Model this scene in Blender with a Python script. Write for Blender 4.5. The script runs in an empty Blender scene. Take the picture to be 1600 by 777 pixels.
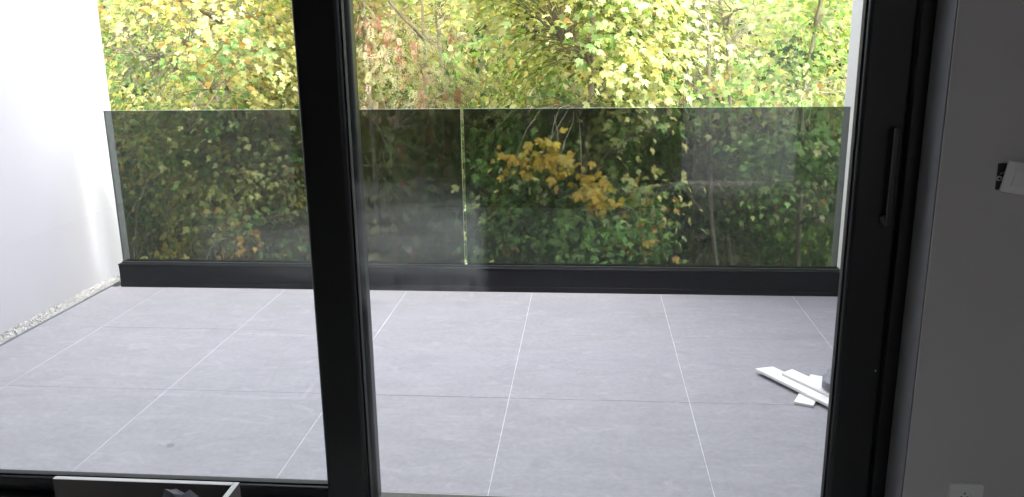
import bpy, bmesh, math, random
import numpy as np
from mathutils import Vector, Matrix
random.seed(7)
rng = np.random.default_rng(11)
C = bpy.context.scene.collection
S = bpy.context.scene
S.unit_settings.system = 'METRIC'

# ------------------------------------------------------------------ camera
YAW, PITCH, ROLL, FPX = -0.0919, 0.2520, -0.01376, 1323.1
def cam_axes():
    cy, sy, cp, sp = math.cos(YAW), math.sin(YAW), math.cos(PITCH), math.sin(PITCH)
    f = Vector((sy*cp, cy*cp, -sp)); r = Vector((cy, -sy, 0)); u = r.cross(f)
    cr, sr = math.cos(ROLL), math.sin(ROLL)
    return r*cr + u*sr, u*cr - r*sr, f
cr_, cu_, cf_ = cam_axes()
CAM = Vector((0, 0, 1.6))
cd = bpy.data.cameras.new('camera'); cam = bpy.data.objects.new('camera', cd); C.objects.link(cam)
cd.sensor_width = 36; cd.lens = FPX/1600*36; cd.clip_start = .02; cd.clip_end = 2000
m4 = Matrix((cr_, cu_, -cf_)).transposed().to_4x4(); m4.translation = CAM
cam.matrix_world = m4
S.camera = cam

# ------------------------------------------------------------------ light
SUN_EL, SUN_AZ = math.radians(60), math.radians(134)      # behind the building, soft
w = bpy.data.worlds.new('World'); S.world = w; w.use_nodes = True
nt = w.node_tree; bg = nt.nodes['Background']
sky = nt.nodes.new('ShaderNodeTexSky'); sky.sky_type = 'NISHITA'; sky.sun_disc = False
sky.sun_elevation = SUN_EL; sky.sun_rotation = SUN_AZ; sky.dust_density = 3.0; sky.ozone_density = 1.0
hs = nt.nodes.new('ShaderNodeHueSaturation'); hs.inputs['Saturation'].default_value = .26
nt.links.new(sky.outputs[0], hs.inputs['Color']); nt.links.new(hs.outputs[0], bg.inputs[0])
bg.inputs[1].default_value = .15
sd = bpy.data.lights.new('sun', 'SUN'); sd.energy = .6; sd.angle = math.radians(10); sd.color = (1, .96, .9)
sun = bpy.data.objects.new('sun', sd); C.objects.link(sun); sun.location = (0, -5, 20)
dirv = Vector((math.sin(SUN_AZ)*math.cos(SUN_EL), math.cos(SUN_AZ)*math.cos(SUN_EL), math.sin(SUN_EL)))
sun.rotation_euler = dirv.to_track_quat('Z', 'Y').to_euler()
S.view_settings.view_transform = 'Standard'; S.view_settings.look = 'None'
S.view_settings.exposure = 3.55; S.view_settings.gamma = 1
S.render.engine = 'CYCLES'
S.cycles.max_bounces = 10; S.cycles.diffuse_bounces = 5; S.cycles.transparent_max_bounces = 24
S.cycles.glossy_bounces = 3; S.cycles.sample_clamp_indirect = 8

# ------------------------------------------------------------------ materials
class NT:
    def __init__(s, name):
        s.m = bpy.data.materials.new(name); s.m.use_nodes = True
        s.t = s.m.node_tree; s.t.nodes.clear(); s.out = s.n('OutputMaterial')
    def n(s, ty, **kw):
        x = s.t.nodes.new('ShaderNode'+ty)
        for k, v in kw.items():
            if k.startswith('i_'): x.inputs[int(k[2:])].default_value = v
            elif k.startswith('I_'): x.inputs[k[2:].replace('_', ' ')].default_value = v
            else: setattr(x, k, v)
        return x
    def l(s, a, b): s.t.links.new(a, b)
    def ramp(s, src, stops, interp='LINEAR'):
        r = s.n('ValToRGB'); r.color_ramp.interpolation = interp; e = r.color_ramp.elements
        while len(e) < len(stops): e.new(.5)
        for i, (p, c) in enumerate(stops):
            e[i].position = p; e[i].color = (*c, 1) if len(c) == 3 else c
        s.l(src, r.inputs[0]); return r.outputs[0]
    def math(s, op, a, b=0.0, c=0.0, clamp=False):
        x = s.n('Math', operation=op, use_clamp=clamp)
        for i, v in enumerate((a, b, c)):
            if isinstance(v, (int, float)): x.inputs[i].default_value = v
            else: s.l(v, x.inputs[i])
        return x.outputs[0]
    def mix(s, f, a, b, blend='MIX'):
        x = s.n('MixRGB', blend_type=blend)
        for i, v in enumerate((f, a, b)):
            if isinstance(v, (int, float)): x.inputs[i].default_value = v
            elif isinstance(v, tuple): x.inputs[i].default_value = (*v, 1)
            else: s.l(v, x.inputs[i])
        return x.outputs[0]
    def noise(s, scale, detail=4, rough=.55, vec=None, dist=0):
        x = s.n('TexNoise'); x.inputs['Scale'].default_value = scale; x.inputs['Detail'].default_value = detail
        x.inputs['Roughness'].default_value = rough; x.inputs['Distortion'].default_value = dist
        if vec is not None: s.l(vec, x.inputs['Vector'])
        return x.outputs[0]

def plain(name, col, rough=.5, bump=0, bscale=60, var=.06, metal=0, spec=.5, vscale=3):
    q = NT(name); p = q.n('BsdfPrincipled')
    co = q.n('TexCoord').outputs['Object']
    f = q.noise(vscale, 5, .6, co)
    a = tuple(c*(1-var) for c in col); b = tuple(min(1, c*(1+var)) for c in col)
    q.l(q.ramp(f, [(.3, a), (.7, b)]), p.inputs['Base Color'])
    p.inputs['Roughness'].default_value = rough; p.inputs['Metallic'].default_value = metal
    p.inputs['Specular IOR Level'].default_value = spec
    if bump:
        bn = q.n('Bump'); bn.inputs['Strength'].default_value = bump; bn.inputs['Distance'].default_value = .002
        q.l(q.noise(bscale, 6, .6, co), bn.inputs['Height']); q.l(bn.outputs[0], p.inputs['Normal'])
    q.l(p.outputs[0], q.out.inputs[0]); return q.m

def tile_mat():
    q = NT('concrete_look_porcelain'); p = q.n('BsdfPrincipled')
    tc = q.n('TexCoord').outputs['Object']; oi = q.n('ObjectInfo')
    off = q.n('CombineXYZ'); q.l(q.math('MULTIPLY', oi.outputs['Random'], 37), off.inputs[0]); q.l(q.math('MULTIPLY', oi.outputs['Random'], 91), off.inputs[1])
    ad = q.n('VectorMath', operation='ADD'); q.l(tc, ad.inputs[0]); q.l(off.outputs[0], ad.inputs[1]); v = ad.outputs[0]
    wl = q.n('VectorMath', operation='ADD'); q.l(tc, wl.inputs[0]); q.l(oi.outputs['Location'], wl.inputs[1]); v = wl.outputs[0]
    mp = q.n('Mapping'); mp.inputs['Scale'].default_value = (1, 2.2, 1); q.l(v, mp.inputs[0])
    big = q.noise(4.2, 6, .62, mp.outputs[0], .6)
    c = q.ramp(big, [(.22, (.212, .203, .219)), (.5, (.243, .234, .252)), (.78, (.270, .261, .280))])
    fine = q.noise(38, 8, .7, v); c = q.mix(.5, c, q.ramp(fine, [(.3, (.40, .40, .40)), (.7, (.60, .60, .60))]), 'OVERLAY')
    # dusty white veins and smears
    d = q.noise(5.5, 9, .75, mp.outputs[0], 1.4)
    dm = q.ramp(d, [(.54, (0, 0, 0)), (.80, (1, 1, 1))]); c = q.mix(q.math('MULTIPLY', dm, .6), c, (.40, .39, .41))
    # a few dark damp specks, rounded by cell distance
    vo = q.n('TexVoronoi'); vo.inputs['Scale'].default_value = 2.6; vo.inputs['Randomness'].default_value = 1
    wv = q.n('VectorMath', operation='ADD'); q.l(v, wv.inputs[0])
    nz = q.n('TexNoise'); nz.inputs['Scale'].default_value = 22; q.l(v, nz.inputs['Vector'])
    sc = q.n('VectorMath', operation='SCALE'); sc.inputs['Scale'].default_value = .05; q.l(nz.outputs['Color'], sc.inputs[0]); q.l(sc.outputs[0], wv.inputs[1])
    q.l(wv.outputs[0], vo.inputs['Vector'])
    pick = q.math('GREATER_THAN', q.n('SeparateColor').outputs[0], .5)
    sepc = q.n('SeparateColor'); q.l(vo.outputs['Color'], sepc.inputs[0])
    rad = q.math('MULTIPLY', q.math('GREATER_THAN', sepc.outputs[0], .55), q.math('MULTIPLY', sepc.outputs[1], .075))
    spot = q.math('MULTIPLY', q.math('SUBTRACT', rad, vo.outputs['Distance']), 60, clamp=True)
    c = q.mix(q.math('MULTIPLY', spot, .6, clamp=True), c, (.10, .10, .115))
    tone = q.math('ADD', q.math('MULTIPLY', oi.outputs['Random'], .04), .98)
    cc = q.n('CombineXYZ'); [q.l(tone, cc.inputs[i]) for i in range(3)]
    q.l(c, p.inputs['Base Color'])
    q.l(q.ramp(big, [(.3, (.60,)*3), (.7, (.75,)*3)]), p.inputs['Roughness'])
    p.inputs['Specular IOR Level'].default_value = .2
    bn = q.n('Bump'); bn.inputs['Strength'].default_value = .12; bn.inputs['Distance'].default_value = .001
    q.l(fine, bn.inputs['Height']); q.l(bn.outputs[0], p.inputs['Normal'])
    q.l(p.outputs[0], q.out.inputs[0]); return q.m

def glass_mat(name, tint, film=0.0, filmcol=(.75, .78, .8), refl=1.0, painted_refl=False, f0=.04):
    q = NT(name)
    lw = q.n('LayerWeight'); lw.inputs['Blend'].default_value = .5
    fr = q.math('MULTIPLY_ADD', q.math('POWER', lw.outputs['Facing'], 5), (1-f0)*refl, f0*refl)
    tr = q.n('BsdfTransparent'); tr.inputs[0].default_value = (*tint, 1)
    gl = q.n('BsdfGlossy'); gl.inputs['Roughness'].default_value = .0; gl.inputs[0].default_value = (1, 1, 1, 1)
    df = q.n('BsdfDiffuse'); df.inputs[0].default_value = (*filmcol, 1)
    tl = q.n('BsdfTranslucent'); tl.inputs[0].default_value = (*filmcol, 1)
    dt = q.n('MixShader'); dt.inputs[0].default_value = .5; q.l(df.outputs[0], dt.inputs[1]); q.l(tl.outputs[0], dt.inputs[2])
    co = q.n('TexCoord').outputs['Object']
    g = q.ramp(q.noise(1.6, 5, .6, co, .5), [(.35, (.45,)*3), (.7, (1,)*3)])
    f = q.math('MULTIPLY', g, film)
    if painted_refl:   # reflected room painted as a hazy patch low on the pane, finger-streaked
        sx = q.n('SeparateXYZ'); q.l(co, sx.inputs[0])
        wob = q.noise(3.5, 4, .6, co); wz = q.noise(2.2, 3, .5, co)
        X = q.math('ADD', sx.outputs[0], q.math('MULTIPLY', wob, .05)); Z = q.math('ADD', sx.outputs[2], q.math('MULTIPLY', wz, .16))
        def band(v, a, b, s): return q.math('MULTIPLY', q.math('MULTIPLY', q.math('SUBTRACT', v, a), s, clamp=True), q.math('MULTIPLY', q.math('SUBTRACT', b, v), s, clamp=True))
        mk = q.math('MULTIPLY', band(X, painted_refl[0], painted_refl[1], 22), band(Z, painted_refl[2], painted_refl[3], 14))
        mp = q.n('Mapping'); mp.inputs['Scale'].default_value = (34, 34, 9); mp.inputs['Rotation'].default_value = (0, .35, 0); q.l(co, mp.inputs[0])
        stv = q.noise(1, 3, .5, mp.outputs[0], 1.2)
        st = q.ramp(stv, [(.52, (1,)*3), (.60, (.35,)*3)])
        rows = q.math('MULTIPLY', band(Z, painted_refl[2]+.03, painted_refl[2]+.14, 30), 1)
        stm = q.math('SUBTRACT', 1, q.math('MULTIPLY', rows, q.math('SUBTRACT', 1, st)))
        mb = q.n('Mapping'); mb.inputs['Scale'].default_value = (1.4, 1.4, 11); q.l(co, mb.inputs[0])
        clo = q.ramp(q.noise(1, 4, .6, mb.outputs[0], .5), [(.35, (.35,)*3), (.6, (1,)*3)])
        f = q.math('ADD', f, q.math('MULTIPLY', q.math('MULTIPLY', q.math('MULTIPLY', mk, stm), clo), painted_refl[4]))
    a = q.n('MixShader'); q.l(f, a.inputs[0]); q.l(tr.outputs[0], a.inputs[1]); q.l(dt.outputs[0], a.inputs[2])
    b = q.n('MixShader'); q.l(fr, b.inputs[0]); q.l(a.outputs[0], b.inputs[1]); q.l(gl.outputs[0], b.inputs[2])
    q.l(b.outputs[0], q.out.inputs[0]); return q.m

def leaf_mat():
    q = NT('leaf_blade'); at = q.n('Attribute', attribute_name='leafcol')
    co = q.n('TexCoord').outputs['Object']
    c = q.mix(.35, at.outputs['Color'], q.ramp(q.noise(30, 3, .6, co), [(.3, (.3,)*3), (.7, (.7,)*3)]), 'OVERLAY')
    p = q.n('BsdfPrincipled'); q.l(c, p.inputs['Base Color']); p.inputs['Roughness'].default_value = .6; p.inputs['Specular IOR Level'].default_value = .2
    t = q.n('BsdfTranslucent'); q.l(q.mix(1.0, c, (1.0, 1.0, .55), 'MULTIPLY'), t.inputs[0])
    x = q.n('MixShader'); x.inputs[0].default_value = .55; q.l(p.outputs[0], x.inputs[1]); q.l(t.outputs[0], x.inputs[2])
    q.l(x.outputs[0], q.out.inputs[0]); return q.m

def wall_mat(name, col, grain=.35, dirt=0.0, zdirt=.35):
    q = NT(name); p = q.n('BsdfPrincipled'); co = q.n('TexCoord').outputs['Object']
    c = q.ramp(q.noise(1.3, 6, .6, co), [(.3, tuple(x*.965 for x in col)), (.7, col)])
    if dirt:
        sx = q.n('SeparateXYZ'); q.l(co, sx.inputs[0])
        low = q.math('MULTIPLY', q.math('SUBTRACT', zdirt, sx.outputs[2]), 1/zdirt, clamp=True)
        sp = q.ramp(q.noise(9, 8, .7, co, .6), [(.58, (0,)*3), (.75, (1,)*3)])
        c = q.mix(q.math('MULTIPLY', q.math('MULTIPLY', q.math('POWER', low, 2), sp), dirt), c, (.42, .38, .33))
        vo = q.n('TexVoronoi'); vo.inputs['Scale'].default_value = 2.1; q.l(co, vo.inputs['Vector'])
        mk = q.math('MULTIPLY', q.math('SUBTRACT', .022, vo.outputs['Distance']), 70, clamp=True)
        c = q.mix(q.math('MULTIPLY', mk, .45), c, (.45, .44, .46))
    q.l(c, p.inputs['Base Color']); p.inputs['Roughness'].default_value = .85; p.inputs['Specular IOR Level'].default_value = .25
    bn = q.n('Bump'); bn.inputs['Strength'].default_value = grain; bn.inputs['Distance'].default_value = .002
    q.l(q.noise(150, 5, .7, co), bn.inputs['Height']); q.l(bn.outputs[0], p.inputs['Normal'])
    q.l(p.outputs[0], q.out.inputs[0]); return q.m

def ground_mat():
    q = NT('undergrowth_soil'); p = q.n('BsdfPrincipled'); co = q.n('TexCoord').outputs['Object']
    c = q.ramp(q.noise(1.2, 8, .7, co), [(.25, (.045, .05, .02)), (.45, (.10, .11, .04)), (.6, (.17, .15, .07)), (.8, (.20, .16, .10))])
    q.l(c, p.inputs['Base Color']); p.inputs['Roughness'].default_value = .95
    bn = q.n('Bump'); bn.inputs['Strength'].default_value = 1; bn.inputs['Distance'].default_value = .1
    q.l(q.noise(6, 8, .7, co), bn.inputs['Height']); q.l(bn.outputs[0], p.inputs['Normal'])
    q.l(p.outputs[0], q.out.inputs[0]); return q.m

M = dict(
    tile=tile_mat(), leaf=leaf_mat(), ground=ground_mat(),
    grout=plain('light_joint_filler', (.46, .45, .47), .9, .3, 200, .25, vscale=14),
    joint=plain('dark_joint_bed', (.19, .19, .20), .9, 0, 60, .6, vscale=9),
    render=wall_mat('white_render', (.445, .43, .455), .5, .8),
    reveal_shade=plain('reveal_shade_grey', (.17, .165, .17), .8),  # shade of the door reveal put into a grey colour
    paint=wall_mat('white_interior_paint', (.60, .575, .58), .12),
    ceil=plain('white_ceiling', (.75, .75, .75), .9),
    floor=plain('interior_screed', (.34, .33, .31), .8, .2, 40, .15),
    frame=plain('anthracite_frame', (.0072, .0080, .0105), .40, .05, 300, .1),
    clad=plain('anthracite_sheet', (.0035, .0037, .0062), .5, .06, 120, .2, vscale=2, spec=.22),
    handle=plain('grey_handle_metal', (.034, .035, .038), .35),
    gasket=plain('black_rubber', (.012, .012, .013), .7),
    alu=plain('brushed_aluminium', (.55, .56, .58), .35, 0, 60, .05, 1),
    door_glass=glass_mat('clear_door_glass', (.97, .98, .98), .0022, painted_refl=(-.74, -.28, .84, 1.27, .085)),
    fixed_glass=glass_mat('hazy_fixed_glass', (.95, .965, .965), .014, painted_refl=(-1.25, -.80, .90, 1.14, .05)),  # faint diffuse film over the whole pane, plus a painted reflection patch
    bal_glass=glass_mat('smoked_laminated_glass', (.385, .41, .40), .001, (.6, .65, .68), f0=.028),
    glass_edge=plain('glass_edge', (.17, .21, .19), .35),
    plastic=plain('white_switch_plastic', (.84, .84, .84), .35, 0, 60, .01),
    darkbox=plain('black_back_box', (.02, .02, .02), .6),
    board=plain('white_board', (.66, .65, .63), .55, .1, 80, .05),
    pebble=plain('pale_pebble', (.44, .425, .41), .8, .3, 90, .3, vscale=45),
    edging=plain('grey_edging', (.16, .17, .19), .5),
    bark=plain('tree_bark', (.20, .165, .125), .9, .8, 40, .35, vscale=8),
    pbark=plain('pale_twig_bark', (.34, .29, .23), .85, .4, 60, .3, vscale=8),
    crate=plain('greige_laminate', (.12, .108, .104), .55, .08, 60, .06),
    crateedge=plain('pale_panel_edge', (.62, .60, .60), .6, .1, 90, .06),
    bag=plain('grey_cloth', (.10, .10, .115), .8, .5, 60, .2, vscale=12),
    rag=plain('slate_cloth', (.2, .2, .22), .85, .5, 60, .2, vscale=12),
)

# ------------------------------------------------------------------ mesh helpers
class MB:
    def __init__(s): s.v = []; s.f = []; s.mi = []
    def box(s, x0, x1, y0, y1, z0, z1, mi=0):
        b = len(s.v)
        s.v += [(x, y, z) for z in (z0, z1) for y in (y0, y1) for x in (x0, x1)]
        for f in ((0, 2, 3, 1), (4, 5, 7, 6), (0, 1, 5, 4), (2, 6, 7, 3), (0, 4, 6, 2), (1, 3, 7, 5)):
            s.f.append(tuple(b+i for i in f)); s.mi.append(mi)
        return s
    def tube(s, pts, rad, n=6):
        b = len(s.v); N = len(pts)
        for i, p in enumerate(pts):
            p = Vector(p); d = (Vector(pts[min(i+1, N-1)])-Vector(pts[max(i-1, 0)])).normalized()
            a = d.cross(Vector((.3, 1, .1))).normalized(); c = d.cross(a)
            r = rad[i] if hasattr(rad, '__len__') else rad
            for k in range(n):
                t = 2*math.pi*k/n; s.v.append(tuple(p + (a*math.cos(t)+c*math.sin(t))*r))
        for i in range(N-1):
            for k in range(n):
                s.f.append((b+i*n+k, b+i*n+(k+1) % n, b+(i+1)*n+(k+1) % n, b+(i+1)*n+k)); s.mi.append(0)
        s.f.append(tuple(b+k for k in range(n))[::-1]); s.mi.append(0)
        s.f.append(tuple(b+(N-1)*n+k for k in range(n))); s.mi.append(0)
        return s
    def cyl(s, c, ax, r, h, n=20):
        c = Vector(c); ax = Vector(ax).normalized(); return s.tube([c, c+ax*h], r, n)
    def build(s, name, mats, parent=None, bevel=0, seg=2, smooth=False, origin=None):
        me = bpy.data.meshes.new(name); v = s.v
        if origin is not None: v = [(a-origin[0], b-origin[1], c-origin[2]) for a, b, c in v]
        me.from_pydata(v, [], s.f)
        for m in (mats if isinstance(mats, (list, tuple)) else [mats]): me.materials.append(m)
        me.polygons.foreach_set('material_index', s.mi)
        if bevel:
            bm = bmesh.new(); bm.from_mesh(me)
            bmesh.ops.bevel(bm, geom=bm.edges[:], offset=bevel, segments=seg, affect='EDGES', profile=.5, clamp_overlap=True)
            bm.to_mesh(me); bm.free()
        if smooth or bevel: 
            me.polygons.foreach_set('use_smooth', [bool(smooth or max(abs(p.normal.x), abs(p.normal.y), abs(p.normal.z)) < .9995) for p in me.polygons])
        me.update()
        o = bpy.data.objects.new(name, me); C.objects.link(o)
        if origin is not None: o.location = origin
        if parent:
            o.parent = parent
            if origin is None: o.location = tuple(-a for a in parent.location)
            else: o.location = tuple(origin[i]-parent.location[i] for i in range(3))
        return o
def tag(o, label=None, cat=None, group=None, kind=None):
    if label: o['label'] = label
    if cat: o['category'] = cat
    if group: o['group'] = group
    if kind: o['kind'] = kind
    return o
def thing(name, label, cat, loc=(0, 0, 0), group=None):
    o = bpy.data.objects.new(name, None); C.objects.link(o); o.location = loc; o.empty_display_size = .1
    return tag(o, label, cat, group)
def bx(name, m, a, parent=None, bevel=0, seg=2):
    return MB().box(*a).build(name, m, parent, bevel, seg)

# ------------------------------------------------------------------ setting
X_L, X_R, Y_W0, Y_W1, Y_END = -3.24, 1.60, 2.33, 2.65, 5.55
OP_L, OP_R = -2.75, .934
def ground_h(x, y):
    h = -5.2
    t = min(max((y-10.5)/16, 0), 1); h += 12*t*t*(3-2*t)*(1/(1+(x/90)**2))
    return h
gx = np.concatenate([np.linspace(-700, -30, 12), np.linspace(-26, 22, 49), np.linspace(30, 700, 12)])
gy = np.concatenate([np.linspace(-700, -10, 10), np.linspace(-6, 34, 61), np.linspace(40, 900, 16)])
nr = np.random.default_rng(3)
gv = [(x, y, ground_h(x, y) + (nr.normal()*.12 if -27 < x < 23 and 6 < y < 34 else 0)) for y in gy for x in gx]
nxg = len(gx)
gf = [(j*nxg+i, j*nxg+i+1, (j+1)*nxg+i+1, (j+1)*nxg+i) for j in range(len(gy)-1) for i in range(nxg-1)]
gm = bpy.data.meshes.new('ground'); gm.from_pydata(gv, [], gf); gm.materials.append(M['ground'])
go = bpy.data.objects.new('ground', gm); C.objects.link(go); tag(go, kind='structure')

# terrace floor: dark bed, pale long joints, one object per tile
tf = MB().box(X_L-.25, X_R+.25, 2.65, 5.30, -.30, -.022).build('terrace_floor', M['joint']); tag(tf, kind='structure')
TX0, TT = -2.7454, .80
rows = [2.66, 2.682, 3.503, 4.3246, 5.0895]
rows = [1.0] + rows[1:]
xs = [-3.125] + [TX0+TT*i for i in range(6)] + [1.595]
gl = MB()
for i in range(1, 7):
    gl.box(xs[i]-.0016, xs[i]+.0016, 2.66, 5.085, -.0215, -.0012)
gl.build('joint_filler', M['grout'], tf)
fg = MB()
fg.box(-3.12, 1.59, 4.3246-.0012, 4.3246+.0012, -.0215, -.0018); fg.build('joint_filler', M['grout'], tf)
ys = [(2.655, 2.682), (2.682, 3.503), (3.503, 4.3246), (4.3246, 5.088)]
for r, (y0, y1) in enumerate(ys):
    for i in range(7):
        x0, x1 = xs[i]+(.0016 if i else 0), xs[i+1]-(.0016 if i < 6 else 0)
        a, b = y0+(.0005 if r else 0), y1-(.0005 if r < 3 else 0)
        cx, cy = (x0+x1)/2, (y0+y1)/2
        dz = random.uniform(-.0004, .0004)
        MB().box(x0, x1, a, b, -.0205, dz).build('tile', M['tile'], tf, bevel=.0008, seg=1, origin=(cx, cy, 0))

# building shell
def wallthing(name, m, boxes, label, cat='wall'):
    q = MB()
    for b in boxes: q.box(*b)
    return tag(q.build(name, m), label, cat)
wallthing('terrace_wall', M['render'], [(X_L-.25, X_L, 2.652, Y_END, -.35, 2.60)], 'tall white rendered side wall left of the grey terrace, above the pebble strip')
wallthing('terrace_wall', M['render'], [(X_R, X_R+.25, 2.652, Y_END, -.35, 2.60)], 'narrow strip of white side wall between the glass balustrade and the right door frame')
fw = wallthing('facade_wall', M['paint'], [(OP_R, 4.0, Y_W0, Y_W1, -.3, 2.5), (-4.6, OP_L, Y_W0, Y_W1, -.3, 2.5), (OP_L, OP_R, Y_W0, Y_W1, 2.28, 2.5)],
          'dim white painted room wall right of the black sliding door')
us = bx('upper_storey', M['render'], (-4.8, 4.2, .5, 2.649, 2.853, 6.9)); tag(us, kind='structure')
rc = bx('ceiling', M['ceil'], (-4.6, 4.0, -4.2, 2.649, 2.503, 2.85)); tag(rc, kind='structure')
rf = bx('floor', M['floor'], (-4.6, 4.0, -4.2, 2.649, -.33, -.002)); tag(rf, kind='structure')
rw = MB(); rw.box(-4.8, -4.603, -4.4, 2.649, -.33, 2.85); rw.box(4.003, 4.2, -4.4, 2.649, -.33, 2.85); rw.box(-4.6, 1.0, -4.4, -4.203, -.33, 2.85); rw.box(2.2, 4.0, -4.4, -4.203, -.33, 2.85); rw.box(1.0, 2.2, -4.4, -4.203, 2.25, 2.85)  # gap in the back wall added to let daylight brighten the room
tag(rw.build('room_wall', M['paint']), kind='structure')
be = bx('rear_sun_block', M['render'], (-4.8, 4.2, -4.95, -4.402, 2.45, 2.70)); tag(be, kind='structure')  # unseen slab added to keep sun off the room floor
ra = bx('rear_reflection_screen', M['render'], (-4.8, 4.2, -5.9, -5.75, -.33, 2.12)); tag(ra, kind='structure')  # unseen screen added to whiten the pane reflection and hide sky
lb = bx('lower_facade', M['render'], (-4.8, 4.2, -5.9, 5.0, -5.6, -.335)); tag(lb, kind='structure')

# pebble strip along the left wall
ed = bx('edging_strip', M['edging'], (-3.134, -3.127, 2.66, 5.2, -.02, .006)); tag(ed, 'thin grey metal edging strip between the pebbles and the tiles', 'edging')
def ico():
    bm = bmesh.new(); bmesh.ops.create_icosphere(bm, subdivisions=1, radius=1)
    v = np.array([x.co[:] for x in bm.verts]); f = np.array([[a.index for a in y.verts] for y in bm.faces]); bm.free(); return v, f
iv, ifc = ico()
def scatter(name, groups, mat, parent=None):
    """many copies of small templates joined into one mesh; groups = [(tv, tf, pos, rot, scl, cols)]"""
    VS, FS, CS, base = [], [], [], 0
    for tv, tf_, pos, rot, scl, cols in groups:
        n = len(pos); k = len(tv)
        VS.append((np.einsum('nij,nkj->nki', rot, tv[None]*scl[:, None, :]) + pos[:, None, :]).reshape(-1, 3))
        FS.append((tf_[None]+(np.arange(n)*k)[:, None, None]).reshape(-1)+base); base += n*k
        if cols is not None:
            cc = np.ones((n, k, 4)); cc[:, :, :3] = cols if cols.ndim == 3 else cols[:, None, :]; CS.append(cc.reshape(-1))
    V = np.concatenate(VS); F = np.concatenate(FS)
    me = bpy.data.meshes.new(name)
    me.vertices.add(len(V)); me.vertices.foreach_set('co', V.reshape(-1))
    nf = len(F)//3; me.loops.add(nf*3); me.loops.foreach_set('vertex_index', F)
    me.polygons.add(nf); me.polygons.foreach_set('loop_start', np.arange(nf)*3)
    me.update(calc_edges=True)
    if CS:
        at = me.color_attributes.new('leafcol', 'FLOAT_COLOR', 'POINT'); at.data.foreach_set('color', np.concatenate(CS))
    me.materials.append(mat)
    o = bpy.data.objects.new(name, me); C.objects.link(o)
    if parent: o.parent = parent
    return o
def rand_rot(n, r):
    q = r.normal(size=(n, 4)); q /= np.linalg.norm(q, axis=1)[:, None]; w_, x, y, z = q.T
    return np.stack([1-2*(y*y+z*z), 2*(x*y-z*w_), 2*(x*z+y*w_), 2*(x*y+z*w_), 1-2*(x*x+z*z), 2*(y*z-x*w_), 2*(x*z-y*w_), 2*(y*z+x*w_), 1-2*(x*x+y*y)], 1).reshape(n, 3, 3)
r2 = np.random.default_rng(5); n = 9000
pp = np.stack([r2.uniform(X_L+.003, -3.137, n), r2.uniform(2.66, 5.46, n), r2.uniform(-.012, .009, n)], 1)
sc_ = r2.uniform(.003, .0068, (n, 1))*r2.uniform(.7, 1.2, (n, 3))
pb = scatter('pebbles', [(iv, ifc, pp, rand_rot(n, r2), sc_, None)], M['pebble']); tag(pb, 'strip of pale pebbles at the foot of the left white wall', 'pebbles', kind='stuff')

# ------------------------------------------------------------------ balustrade
PX0, PX1, GY = -3.06, 1.545, 5.155
bal = thing('glass_balustrade', 'smoked glass balustrade on a low black metal upstand closing the far side of the terrace', 'balustrade', (-.77, GY, 0))
bx('upstand', M['clad'], (PX0, PX1, 5.093, 5.225, -.02, .146), bal, .003)
bx('skirting', M['clad'], (PX0+.001, PX1-.001, 5.088, 5.0925, .001, .034), bal, .001, 1)
bx('cap_rail', M['clad'], (PX0-.002, PX1+.002, 5.0895, 5.140, .1465, .1535), bal, .0015, 1)
bx('cap_rail', M['clad'], (PX0-.002, PX1+.002, 5.172, 5.228, .1465, .1535), bal, .0015, 1)
bx('gasket', M['gasket'], (PX0, PX1, 5.141, 5.1465, .150, .1605), bal)
bx('glazing_bead', M['alu'], (PX0, PX1, 5.1400, 5.1408, .157, .1595), bal)
for (a, b) in ((-3.055, -.7785), (-.7605, 1.522)):
    g = MB().box(a, b, 5.147, 5.1635, .142, 1.143).build('glass_panel', [M['bal_glass'], M['glass_edge']], bal)
    for p_ in g.data.polygons:
        if abs(p_.normal.y) < .5: p_.material_index = 1
bx('joint_clip', M['alu'], (-.777, -.762, 5.142, 5.168, .158, .166), bal, .001, 1)

# ------------------------------------------------------------------ sliding door
bx('reveal_shade_strip', M['reveal_shade'], (.9300, .9338, 2.334, 2.461, .0, 2.279), fw)  # thin grey strip added over the white reveal to darken it
fr = thing('door_frame', 'black outer frame of the wide sliding door', 'door frame', (-.9, 2.54, 0))
bx('jamb', M['frame'], (.893, .9335, 2.462, 2.635, .0, 2.28), fr, .003)
bx('jamb', M['frame'], (OP_L+.0005, OP_L+.045, 2.462, 2.635, .0, 2.28), fr, .003)
bx('head', M['frame'], (OP_L+.046, .892, 2.462, 2.635, 2.235, 2.2795), fr, .003)
bx('sill', M['frame'], (OP_L+.046, .892, 2.462, 2.640, .0, .022), fr, .003)
bx('threshold', M['alu'], (OP_L+.046, .892, 2.6405, 2.652, .0005, .014), fr)
bx('track', M['alu'], (OP_L+.046, .892, 2.498, 2.503, .0222, .030), fr)
bx('track', M['alu'], (OP_L+.046, .892, 2.570, 2.575, .0222, .030), fr)

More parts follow.
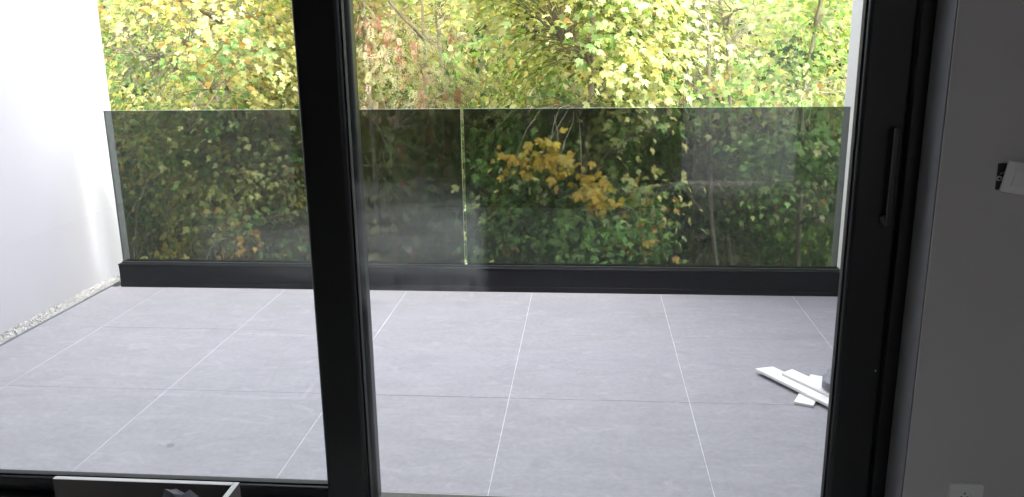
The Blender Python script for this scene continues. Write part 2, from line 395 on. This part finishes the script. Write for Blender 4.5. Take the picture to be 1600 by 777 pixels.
def leaf(name, label, x0, x1, y0, y1, s0, s1, rail, glass, cap=.014):
    t = thing(name, label, 'door', ((x0+x1)/2, (y0+y1)/2, 0))
    bx('stile', M['frame'], (x0, x0+s0, y0, y1, .032, 2.23), t, cap, 4)
    bx('stile', M['frame'], (x1-s1, x1, y0, y1, .032, 2.23), t, cap, 4)
    bx('rail', M['frame'], (x0+s0-.004, x1-s1+.004, y0+.003, y1-.003, .032, rail), t, .009, 3)
    bx('rail', M['frame'], (x0+s0-.004, x1-s1+.004, y0+.003, y1-.003, 2.13, 2.229), t, .009, 3)
    ym = (y0+y1)/2
    xa, xb = x0+s0, x1-s1
    gk = MB().box(xa, xa+.006, ym-.013, ym+.013, rail, 2.13).box(xb-.006, xb, ym-.013, ym+.013, rail, 2.13).box(xa+.006, xb-.006, ym-.013, ym+.013, rail, rail+.006).box(xa+.006, xb-.006, ym-.013, ym+.013, 2.124, 2.13)
    gk.build('gasket', M['gasket'], t)
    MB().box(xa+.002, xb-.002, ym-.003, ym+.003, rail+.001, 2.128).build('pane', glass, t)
    return t
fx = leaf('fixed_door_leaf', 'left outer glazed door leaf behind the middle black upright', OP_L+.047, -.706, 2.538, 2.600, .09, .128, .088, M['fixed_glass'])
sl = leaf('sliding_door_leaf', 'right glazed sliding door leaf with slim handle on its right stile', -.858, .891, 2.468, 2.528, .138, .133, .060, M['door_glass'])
# handle
hd = MB()
hd.box(.842, .857, 2.424, 2.436, 1.045, 1.325)
ho = hd.build('handle', M['handle'], sl, .004, 3)
MB().box(.836, .856, 2.4365, 2.4685, 1.049, 1.073).build('handle_neck', M['handle'], sl, .005, 3)
MB().cyl((.868, 2.4685, .592), (0, -1, 0), .0025, .003, 12).build('screw', M['alu'], sl)

# ------------------------------------------------------------------ wall switch hanging loose, and socket
sw = thing('light_switch', 'white light switch plate hanging crooked off its open black back box', 'light switch', (1.16, Y_W0, 1.2))
q = MB(); q.box(1.079, 1.150, Y_W0-.004, Y_W0-.0005, 1.172, 1.243); q.build('back_box', M['darkbox'], sw, .002, 1)
q = MB(); q.cyl((1.084, Y_W0-.004, 1.203), (0, -1, 0), .007, .004, 14); q.build('claw_lug', M['alu'], sw)
q = MB(); q.cyl((1.084, Y_W0-.009, 1.203), (0, -1, 0), .003, .002, 10); q.build('screw', M['darkbox'], sw)
q = MB(); q.tube([(1.086, Y_W0-.006, 1.215), (1.094, Y_W0-.012, 1.222), (1.108, Y_W0-.014, 1.214)], .0014, 6); q.build('wire', M['alu'], sw)
def oriented(name, m, half, centre, rx, ry, rz, parent, bevel):
    o = MB().box(-half[0], half[0], -half[1], half[1], -half[2], half[2]).build(name, m, None, bevel, 3)
    o.parent = parent; o.location = Vector(centre)-parent.location; o.rotation_euler = (rx, ry, rz); return o
pl = oriented('cover_plate', M['plastic'], (.044, .005, .043), (1.135, Y_W0-.022, 1.205), math.radians(6), math.radians(8), math.radians(-14), sw, .003)
rk = oriented('rocker', M['plastic'], (.024, .004, .024), (1.136, Y_W0-.0275, 1.205), math.radians(3), math.radians(8), math.radians(-14), sw, .002)

so = thing('power_socket', 'white wall socket with round recessed well low beside the door', 'socket', (1.115, Y_W0, .255))
SXc, SZc = 1.106, .2580
def ring_plate():
    bm = bmesh.new(); n_ = 40; h = .047; y0, y1 = Y_W0-.011, Y_W0-.0005; R0 = .0215
    inner, outer, back, well = [], [], [], []
    for k in range(n_):
        a = 2*math.pi*(k+.5)/n_; c, s_ = math.cos(a), math.sin(a); m_ = max(abs(c), abs(s_)); 
        outer.append(bm.verts.new((SXc+c/m_*h, y0, SZc+s_/m_*h))); inner.append(bm.verts.new((SXc+c*R0, y0, SZc+s_*R0)))
        back.append(bm.verts.new((SXc+c/m_*(h+.001), y1, SZc+s_/m_*(h+.001)))); well.append(bm.verts.new((SXc+c*(R0-.002), y1, SZc+s_*(R0-.002))))
    for k in range(n_):
        j = (k+1) % n_
        bm.faces.new((outer[k], outer[j], inner[j], inner[k])); bm.faces.new((back[k], back[j], outer[j], outer[k])); bm.faces.new((inner[k], inner[j], well[j], well[k]))
    bm.normal_update(); bmesh.ops.recalc_face_normals(bm, faces=bm.faces[:])
    me = bpy.data.meshes.new('cover_plate'); bm.to_mesh(me); bm.free(); me.materials.append(M['plastic'])
    o = bpy.data.objects.new('cover_plate', me); C.objects.link(o); o.parent = so; o.location = -so.location
ring_plate()
MB().cyl((SXc, Y_W0-.0005, SZc), (0, -1, 0), .0200, .0015, 28).build('well', M['plastic'], so)
for dx in (-.0085, .0085):
    MB().cyl((SXc+dx, Y_W0-.0022, SZc+.0), (0, -1, 0), .0030, .0006, 14).build('hole', M['darkbox'], so)
MB().cyl((SXc, Y_W0-.0022, SZc+.0125), (0, -1, 0), .0026, .0012, 14).build('earth_pin', M['darkbox'], so)

# ------------------------------------------------------------------ open box at the sill
bxo = thing('open_box', 'open greige box with pale panel edges standing before the door sill', 'box', (-1.36, 2.0, 0))
def panel(a, parent):
    o = MB().box(*a).build('side_panel', [M['crate'], M['crateedge']], parent, .0008, 1)
    for p_ in o.data.polygons:
        if p_.normal.z > .7: p_.material_index = 1
    return o
panel((-1.660, -1.081, 2.246, 2.264, .0, .262), bxo)
panel((-1.080, -1.062, 1.55, 2.264, .0, .262), bxo)
panel((-1.640, -1.081, 1.55, 1.568, .0, .252), bxo)
bx('bottom', M['crate'], (-1.655, -1.081, 1.569, 2.245, .0, .015), bxo)
bg_ = bmesh.new(); bmesh.ops.create_icosphere(bg_, subdivisions=3, radius=1)
import mathutils.noise as mn
for v in bg_.verts:
    d = v.co.copy(); k = 1 + .25*mn.noise(d*2.2) + .06*mn.noise(d*7)
    v.co = Vector((d.x*.09*k, d.y*.08*k, .155 + d.z*.150*k))
bm_ = bpy.data.meshes.new('cloth_bag'); bg_.to_mesh(bm_); bg_.free(); bm_.materials.append(M['bag'])
bo = bpy.data.objects.new('cloth_bag', bm_); C.objects.link(bo); bo.location = (-1.195, 2.12, .003)
tag(bo, 'dark grey bundle of cloth lying inside the open box', 'cloth')

# ------------------------------------------------------------------ white boards on the tiles
def plank(name, a, b, wdt, thk, z0, label, slant=0.0, skew=0.0):
    a = Vector((a[0], a[1], 0)); b = Vector((b[0], b[1], 0)); d = (b-a); L = d.length; d.normalize(); s_ = Vector((-d.y, d.x, 0))
    if s_.y < 0: s_ = -s_
    v = []; 
    for z in (z0, z0+thk):
        v += [a+Vector((0, 0, z)), b+Vector((0, 0, z)), b+s_*wdt+d*skew+Vector((0, 0, z)), a+s_*wdt+d*slant+Vector((0, 0, z))]
    q = MB(); q.v = [tuple(x) for x in v]
    q.f = [(3, 2, 1, 0), (4, 5, 6, 7), (0, 1, 5, 4), (1, 2, 6, 5), (2, 3, 7, 6), (3, 0, 4, 7)]; q.mi = [0]*6
    c = (a+b)/2; o = q.build(name, M['board'], None, .0015, 2, origin=(c.x, c.y, 0)); return tag(o, label, 'board', 'white board offcuts on the terrace')
plank('board_offcut', (.904, 3.510), (1.051, 3.823), -.082, .013, .001, 'short white board offcut lying crosswise underneath the two long ones')
plank('board_offcut', (.800, 3.842), (1.19, 3.20), .090, .014, .0155, 'longest white board offcut with a pointed end, under the other long one', slant=.02)
plank('board_offcut', (.905, 3.765), (1.25, 3.22), .075, .012, .0305, 'shorter white board lying on top of the long pointed one', slant=-.01)
rg = bmesh.new(); bmesh.ops.create_icosphere(rg, subdivisions=3, radius=1)
for v in rg.verts:
    d = v.co.copy(); k = 1 + .35*mn.noise(d*2.6+Vector((4, 1, 2)))
    v.co = Vector((d.x*.085*k, d.y*.10*k, max(0, .035+d.z*.055*k)))
rm = bpy.data.meshes.new('rag'); rg.to_mesh(rm); rg.free(); rm.materials.append(M['rag'])
ro = bpy.data.objects.new('rag', rm); C.objects.link(ro); ro.location = (1.128, 3.58, .043)
tag(ro, 'crumpled slate grey rag on the white boards, half hidden by the frame', 'rag')

# ------------------------------------------------------------------ foliage
def maple_template(fold=.10):
    """five lobed leaf, tip towards +Y, stem at origin, about 1 long"""
    half = [(0, 0), (.12, -.02), (.30, -.14), (.20, .10), (.44, .10), (.36, .22), (.62, .40), (.42, .40), (.44, .60), (.20, .44), (.15, .62), (.24, .82), (.10, .80), (0, 1.08)]
    pts = half + [(-x, y) for x, y in half[-2:0:-1]]
    v = [(0, .34, 0)] + [(x, y, fold*abs(x)*1.2 - .10*(y-.3)**2 - .25*x*x) for x, y in pts]
    n_ = len(pts); f = [(0, 1+i, 1+(i+1) % n_) for i in range(n_)]
    return np.array(v, float), np.array(f)
def maple_low():
    half = [(0, 0), (.26, -.05), (.30, .16), (.54, .42), (.26, .46), (0, 1.0)]
    pts = half + [(-x, y) for x, y in half[-2:0:-1]]
    v = [(0, .34, 0)] + [(x, y, .1*abs(x)-.1*(y-.3)**2) for x, y in pts]
    n_ = len(pts); return np.array(v, float), np.array([(0, 1+i, 1+(i+1) % n_) for i in range(n_)])
def ash_template():
    v, f = [], []
    def lf(ox, oy, ang, L, W, z):
        b = len(v); c, s_ = math.cos(ang), math.sin(ang)
        for (a, t) in ((0, 0), (-W, .45*L), (W, .45*L), (0, L)):
            v.append((ox + a*c + t*s_, oy - a*s_ + t*c, z - .12*t))
        f.extend([(b, b+2, b+1), (b+1, b+2, b+3)])
    for k, y in enumerate((.12, .32, .52, .72)):
        for sd_ in (-1, 1): lf(0, y, sd_*1.05, .36, .065, -.1*y)
    lf(0, .82, 0, .34, .07, -.1)
    return np.array(v, float), np.array(f)
def key_template():
    r = np.random.default_rng(2); v, f = [], []
    for k in range(26):
        t = r.uniform(0, 1); o = np.array([r.normal()*.16*(1-.5*t), r.normal()*.16*(1-.5*t), -t*.85])
        d = np.array([r.normal()*.35, r.normal()*.35, -1]); d /= np.linalg.norm(d); s_ = np.cross(d, r.normal(size=3)); s_ /= np.linalg.norm(s_)
        b = len(v); L, W = .30, .045; v += [tuple(o), tuple(o+d*L*.6-s_*W), tuple(o+d*L*.6+s_*W), tuple(o+d*L)]
        f += [(b, b+2, b+1), (b+1, b+2, b+3)]
    return np.array(v, float), np.array(f)
MAPLE, MLOW, ASH, KEY = maple_template(), maple_low(), ash_template(), key_template()

def frames(nrm, tip):
    nrm = nrm/np.linalg.norm(nrm, axis=1)[:, None]
    y = tip - (tip*nrm).sum(1)[:, None]*nrm; y /= np.linalg.norm(y, axis=1)[:, None]+1e-9
    x = np.cross(y, nrm); return np.stack([x, y, nrm], 2)

def in_view(P):
    d = P-np.array(CAM); zc = d@np.array(cf_); xc = d@np.array(cr_); yc = d@np.array(cu_)
    u = xc/zc*FPX; v = yc/zc*FPX
    return (zc > 0) & (abs(u) < 800) & (abs(v) < 389), zc

def polyline(a, b, r, sag, n_=6):
    a, b = np.array(a, float), np.array(b, float); L = np.linalg.norm(b-a); off = r.normal(size=3)*L*.07; off[2] += sag*L
    return [tuple(a+(b-a)*t + off*math.sin(math.pi*t) + r.normal(size=3)*L*.012) for t in np.linspace(0, 1, n_)]

def tree(name, label, x, y, top, lo, rad, nclump, per, size, pal, tmpl='maple', seed=1, singles=300, group=None, upright=0, bark='bark', keys=0, spread=.16, depth=1.0, stems=1, extra=()):
    """trunk on the ground, limbs, twigs, leaf clumps; crown between z=lo and z=top; pal(r, clumpcentre) gives a leaf colour"""
    r = np.random.default_rng(seed); gz = ground_h(x, y)
    t = thing(name, label, 'tree', (x, y, gz-.1), group); loc = np.array([x, y, gz-.1])
    limb_pts = []
    for s in range(stems):
        bx_, by_ = (r.normal()*.25*(stems > 1), r.normal()*.25*(stems > 1)); lean = r.normal(size=2)*(.5 if stems > 1 else .12)
        H_ = top*(1 if s == 0 else r.uniform(.6, .95)) - gz
        tp = [(bx_+lean[0]*k**1.3+r.normal()*.04, by_+lean[1]*k**1.3+r.normal()*.04, H_*k) for k in np.linspace(0, 1, 10)]
        r0 = .075 if stems == 1 else .05
        MB().tube(tp, [r0*(1-.88*k) for k in np.linspace(0, 1, 10)], 8).build('trunk', M[bark], None, smooth=True).parent = t
        tpn = np.array(tp)+loc
        limb_pts += [tuple(p) for p in tpn[3:]]
        nl = max(4, int(13/stems))
        for k in range(nl):
            u_ = (k+.5)/nl; zz = max(lo-.6, gz+1.2)+(top-.4-max(lo-.6, gz+1.2))*u_
            idx = np.interp(zz, tpn[:, 2], np.arange(10)); i0 = int(idx); fr_ = idx-i0
            st = tpn[i0]*(1-fr_)+tpn[min(9, i0+1)]*fr_
            a = r.uniform(0, 2*math.pi) if k % 3 else -math.pi/2+r.normal()*.7
            R_ = rad*r.uniform(.55, .95)*math.sqrt(max(.15, 1-abs(2*u_-.9)**2*.7))
            en = st+np.array([math.cos(a)*R_, math.sin(a)*R_*depth, R_*r.uniform(.25, .9)+upright*R_])
            pl_ = polyline(st-loc, en-loc, r, .08, 7)
            MB().tube(pl_, [.021*(1-.8*q_) for q_ in np.linspace(0, 1, 7)], 6).build('branch', M[bark], None, smooth=True).parent = t
            limb_pts += [tuple(np.array(p)+loc) for p in pl_[1:]]
    LP = np.array(limb_pts)
    # clump centres through the crown, denser towards its skin
    cc, zc_, hz = [], (top+lo)/2, (top-lo)/2
    while len(cc) < nclump:
        d = r.normal(size=3); d /= np.linalg.norm(d); rr = r.uniform(.25, 1)**.42
        c = np.array([x, y, zc_])+d*np.array([rad, rad*depth, hz])*rr
        c[:2] += .22*rad*np.array([math.sin(c[2]*2.1+seed), math.cos(c[2]*1.7+seed*2)])
        hole = mn.noise(Vector(c)*1.1+Vector((seed*3.1, 0, 0)))
        if hole < -.06: continue
        cc.append(c)
    cc = np.array(cc + [np.array(e[:3]) for e in extra]); nx_ = len(cc)-len(extra)
    tw = MB(); pos, nr_, tip_, col, sz = [], [], [], [], []
    for ci, c in enumerate(cc):
        j = np.argmin(((LP-c)**2).sum(1)+r.uniform(0, .9, len(LP))**2)
        a = LP[j]; pts = polyline(a-loc, c-loc, r, .10, 5)
        if np.linalg.norm(c-a) < 1.15: tw.tube(pts, [.007, .0055, .0045, .0035, .0022], 3)
        out = c-np.array([x, y, zc_]); out[2] *= .4; out /= np.linalg.norm(out)+1e-6
        base = pal(r, c) if ci < nx_ else np.array(extra[ci-nx_][3:]); m_ = max(3, int(per*r.uniform(.5, 1.4)))
        ax = c-a; ax /= np.linalg.norm(ax)+1e-6
        for k in range(m_):
            o = r.normal(size=3)*np.array([spread, spread, spread*.62])*(1 if ci < nx_ else .48) + ax*r.uniform(-.5, .5)*spread*1.5
            pos.append(c+o)
            nv = np.array([0, 0, .55])+out*.55+r.normal(size=3)*.34; nr_.append(nv)
            tip_.append(o*1.2+out*.25+np.array([0, 0, -.30])+r.normal(size=3)*.12)
            v_ = base*np.exp(r.normal()*.16)*np.exp(r.normal(size=3)*.05)
            if r.uniform() < .02: v_ = np.array([.36, .20, .06])*r.uniform(.6, 1.3)
            col.append(v_); sz.append(size*r.uniform(.6, 1.15))
    pos, nr_, tip_, col, sz = map(np.array, (pos, nr_, tip_, col, sz))
    tw.build('twig', M[bark], None).parent = t
    C.objects[-1]['kind'] = 'stuff'
    rot = frames(nr_, tip_); tv, tfc = {'maple': MAPLE, 'low': MLOW, 'ash': ASH}[tmpl]
    vis, zc2 = in_view(pos); order = np.argsort(np.where(vis, zc2, 1e3+zc2)/sz)
    pick = order[:singles]; keep = np.ones(len(pos), bool); keep[pick] = False
    scl = sz[:, None]*np.stack([r.uniform(.85, 1.1, len(sz)), np.ones(len(sz)), r.uniform(-.3, 2.2, len(sz))], 1)
    # slight tone change from leaf centre to edge (real veining colour)
    k = len(tv); dist_ = np.linalg.norm(tv[:, :2]-tv[0, :2], axis=1); dist_ /= dist_.max()
    colv = col[:, None, :]*(1+.10*(dist_[None, :, None]-.5)*np.array([1.2, .7, .3]))
    rear = keep & (pos[:, 1] > y-.15) & (tmpl == 'maple'); keep &= ~rear; grp = [(tv, tfc, pos[keep]-loc, rot[keep], scl[keep], colv[keep])]
    if rear.any(): grp.append((MLOW[0], MLOW[1], pos[rear]-loc, rot[rear], scl[rear], col[rear]))
    o = scatter('foliage', grp, M['leaf'], t); o['kind'] = 'stuff'
    if singles:
        variants = []
        cs_ = col[pick]; lum = cs_.sum(1); bins = np.argsort(np.argsort(cs_[:, 0]/(cs_[:, 1]+.01)))*10//len(pick)
        for b_ in range(10):
            cb = cs_[bins == b_].mean(0)
            me = bpy.data.meshes.new('leaf'); me.from_pydata([tuple(a) for a in tv*np.array([1, 1, r.uniform(.4, 1.8)])], [], [tuple(int(i) for i in a) for a in tfc])
            at = me.color_attributes.new('leafcol', 'FLOAT_COLOR', 'POINT')
            ca = np.ones((k, 4)); ca[:, :3] = cb*(1+.10*(dist_[:, None]-.5)*np.array([1.2, .7, .3])); at.data.foreach_set('color', ca.reshape(-1))
            me.materials.append(M['leaf']); variants.append(me)
        for i_, pi in enumerate(pick):
            lo_ = bpy.data.objects.new('leaf', variants[bins[i_]]); C.objects.link(lo_); lo_.parent = t
            mt = Matrix(rot[pi].tolist()).to_4x4(); s_ = float(sz[pi]); mt = mt @ Matrix.Diagonal((s_, s_, s_, 1)); mt.translation = Vector((pos[pi]-loc).tolist())
            lo_.matrix_local = mt
    if keys:
        fo = np.argsort(cc[:, 1]+r.normal(size=len(cc))*.25+(cc[:, 2] < .55)*2); kc = cc[fo[:keys*2:2]]; kv, kf = KEY; ms = []
        for b_ in range(4):
            me = bpy.data.meshes.new('seed_cluster'); me.from_pydata([tuple(a) for a in kv], [], [tuple(int(i) for i in a) for a in kf])
            at = me.color_attributes.new('leafcol', 'FLOAT_COLOR', 'POINT'); ca = np.ones((len(kv), 4))
            ca[:, :3] = np.array([.50, .22, .20])*(.55+.22*b_)*np.exp(r.normal(size=(len(kv), 1))*.15); at.data.foreach_set('color', ca.reshape(-1))
            me.materials.append(M['leaf']); ms.append(me)
        for i_, c in enumerate(kc):
            ko = bpy.data.objects.new('seed_cluster', ms[i_ % 4]); C.objects.link(ko); ko.parent = t
            s_ = float(r.uniform(.11, .19)); mt = Matrix.Rotation(float(r.uniform(0, 6)), 4, 'Z') @ Matrix.Diagonal((s_, s_, s_, 1))
            p_ = c-loc+np.array([r.normal()*.12, -.28, r.normal()*.12]); mt.translation = Vector(p_.tolist()); ko.matrix_local = mt
    return t

YEL, YGR, GRN, DGR, ORG, OLV, PAL, TAN = map(np.array, ([.69, .645, .29], [.53, .57, .29], [.17, .27, .09], [.055, .10, .035], [.58, .36, .10], [.37, .36, .15], [.60, .60, .36], [.60, .49, .35]))
def pick_pal(r, w_):
    k = r.choice(len(w_), p=np.array([a for a, _ in w_])/sum(a for a, _ in w_)); return w_[k][1]*np.exp(r.normal()*.12)
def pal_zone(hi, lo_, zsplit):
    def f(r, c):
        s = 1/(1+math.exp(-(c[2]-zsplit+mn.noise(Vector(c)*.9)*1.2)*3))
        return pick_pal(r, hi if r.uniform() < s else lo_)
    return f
SPRAY = [(x_, y_, z_, .60+g_, .42+g_, .085) for x_, y_, z_, g_ in ((-.60, 7.15, .55, -.02), (-.42, 7.10, .56, .02), (-.33, 7.05, .66, .04), (-.24, 7.05, .60, .02), (-.26, 7.05, .48, 0),
         (-.04, 7.1, .40, -.02), (.04, 7.1, .28, .02), (.12, 7.1, .18, 0))]
tree('yellow_maple', 'yellow leaved maple directly left of the middle black upright', -3.95, 9.1, 4.7, -2.6, 1.3, 900, 27, .070,
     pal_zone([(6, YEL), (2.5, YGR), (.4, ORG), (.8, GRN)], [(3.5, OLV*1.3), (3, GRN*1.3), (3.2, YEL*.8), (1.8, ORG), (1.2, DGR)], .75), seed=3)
tree('olive_maple', 'small leaved olive and gold maple at the far left beside the white wall', -7.4, 12.0, 5.1000000000000005, -3, 1.7, 700, 26, .064,
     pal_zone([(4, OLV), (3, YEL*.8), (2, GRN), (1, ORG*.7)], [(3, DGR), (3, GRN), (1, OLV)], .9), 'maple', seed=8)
tree('ash_tree', 'feathery ash with hanging red seed clusters just right of the middle black upright', -2.15, 9.6, 4.9, -2.8, 1.15, 800, 19, .11,
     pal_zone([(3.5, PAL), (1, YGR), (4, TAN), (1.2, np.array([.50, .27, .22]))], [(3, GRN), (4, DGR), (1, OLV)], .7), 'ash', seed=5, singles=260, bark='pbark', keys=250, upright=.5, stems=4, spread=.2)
tree('large_leaved_maple', 'large leaved yellow green maple above the right glass panel, nearest the balustrade', -.05, 8.5, 4.7, -2.4, 1.15, 1000, 25, .078,
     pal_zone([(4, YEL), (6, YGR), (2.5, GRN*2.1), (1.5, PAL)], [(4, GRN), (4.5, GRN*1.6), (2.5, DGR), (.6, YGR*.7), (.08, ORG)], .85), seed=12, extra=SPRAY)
tree('green_maple', 'greener maple with many bare grey stems at the far right by the white wall', 1.95, 9.4, 4.9, -2.8, 1.35, 860, 25, .074,
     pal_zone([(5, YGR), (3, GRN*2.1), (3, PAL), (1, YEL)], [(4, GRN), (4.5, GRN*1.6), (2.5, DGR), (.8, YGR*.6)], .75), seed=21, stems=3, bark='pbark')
tree('slender_maple', 'slender yellow tipped maple standing between the large leaved and green maples', .95, 10.6, 4.4, -2.6, 1.0, 560, 25, .074,
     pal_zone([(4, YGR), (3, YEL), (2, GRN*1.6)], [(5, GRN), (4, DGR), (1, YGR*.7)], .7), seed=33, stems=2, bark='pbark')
tree('pale_maple', 'pale yellow maple in the gap left of the ash, behind the middle upright', -3.1, 10.8, 4.4, -2.6, 1.1, 560, 25, .074,
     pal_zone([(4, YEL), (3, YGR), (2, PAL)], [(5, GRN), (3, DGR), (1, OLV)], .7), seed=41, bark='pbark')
# rows further back
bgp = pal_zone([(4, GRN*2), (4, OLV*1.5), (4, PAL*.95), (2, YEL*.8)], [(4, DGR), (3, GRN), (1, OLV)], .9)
for i, (x, y, lab) in enumerate([(-9.6, 14.5, 'dark bushy tree far back at the left edge of the woods'), (-6.2, 14.2, 'dull green tree far back behind the yellow maple'),
                                (-3.4, 14.0, 'tangled green tree far back behind the ash'), (-.8, 13.2, 'olive tree far back behind the large leaved maple'),
                                (1.9, 13.6, 'dull olive tree far back behind the slender maple'), (4.5, 13.4, 'green tree far back behind the right white wall'), (3.2, 16.0, 'rearmost tree above the green maple at the upper right'), (.5, 16.2, 'rearmost tree above the slender maple at the upper centre')]):
    tree('background_tree', lab, x, y, 8.6, -3.4, 2.2, 440, 22, .12, bgp, 'low', seed=60+i, singles=0, group='trees behind the maples', stems=2, bark='pbark')

# undergrowth: thin bare stems and leafy scrub on the slope
r = np.random.default_rng(77); q = MB()
for k in range(420):
    x = r.uniform(-12, 7); y = r.uniform(10.2, 16); g0 = ground_h(x, y); L = r.uniform(3, 7.5)
    b = np.array([x+r.normal()*.9, y+r.normal()*.5, g0+L]); q.tube(polyline((x, y, g0), b, r, 0, 6), [.016, .014, .011, .009, .006, .003], 3)
st = q.build('bare_stems', M['pbark']); tag(st, 'thicket of thin bare stems between the trees', 'undergrowth', kind='stuff')
n = 26000
P = np.stack([r.uniform(-17, 11, n), r.uniform(9.5, 24, n), np.zeros(n)], 1)
P[:, 2] = [ground_h(a, b) for a, b in P[:, :2]]; P[:, 2] += np.abs(r.normal(size=n))*1.0
pl_ = np.array([GRN, DGR, OLV, PAL*.7, OLV*.7]); cl = pl_[r.integers(0, 5, n)]*np.exp(r.normal(size=(n, 1))*.25)
nv = np.array([0, -.5, .7])+r.normal(size=(n, 3))*.5; tp = np.array([0, -.3, -.4])+r.normal(size=(n, 3))*.5
sc2 = r.uniform(.12, .26, (n, 1))*np.ones((1, 3))
sh = scatter('undergrowth', [(MLOW[0], MLOW[1], P, frames(nv, tp), sc2, cl)], M['leaf']); tag(sh, 'low leafy scrub covering the slope behind the trees', 'undergrowth', kind='stuff')
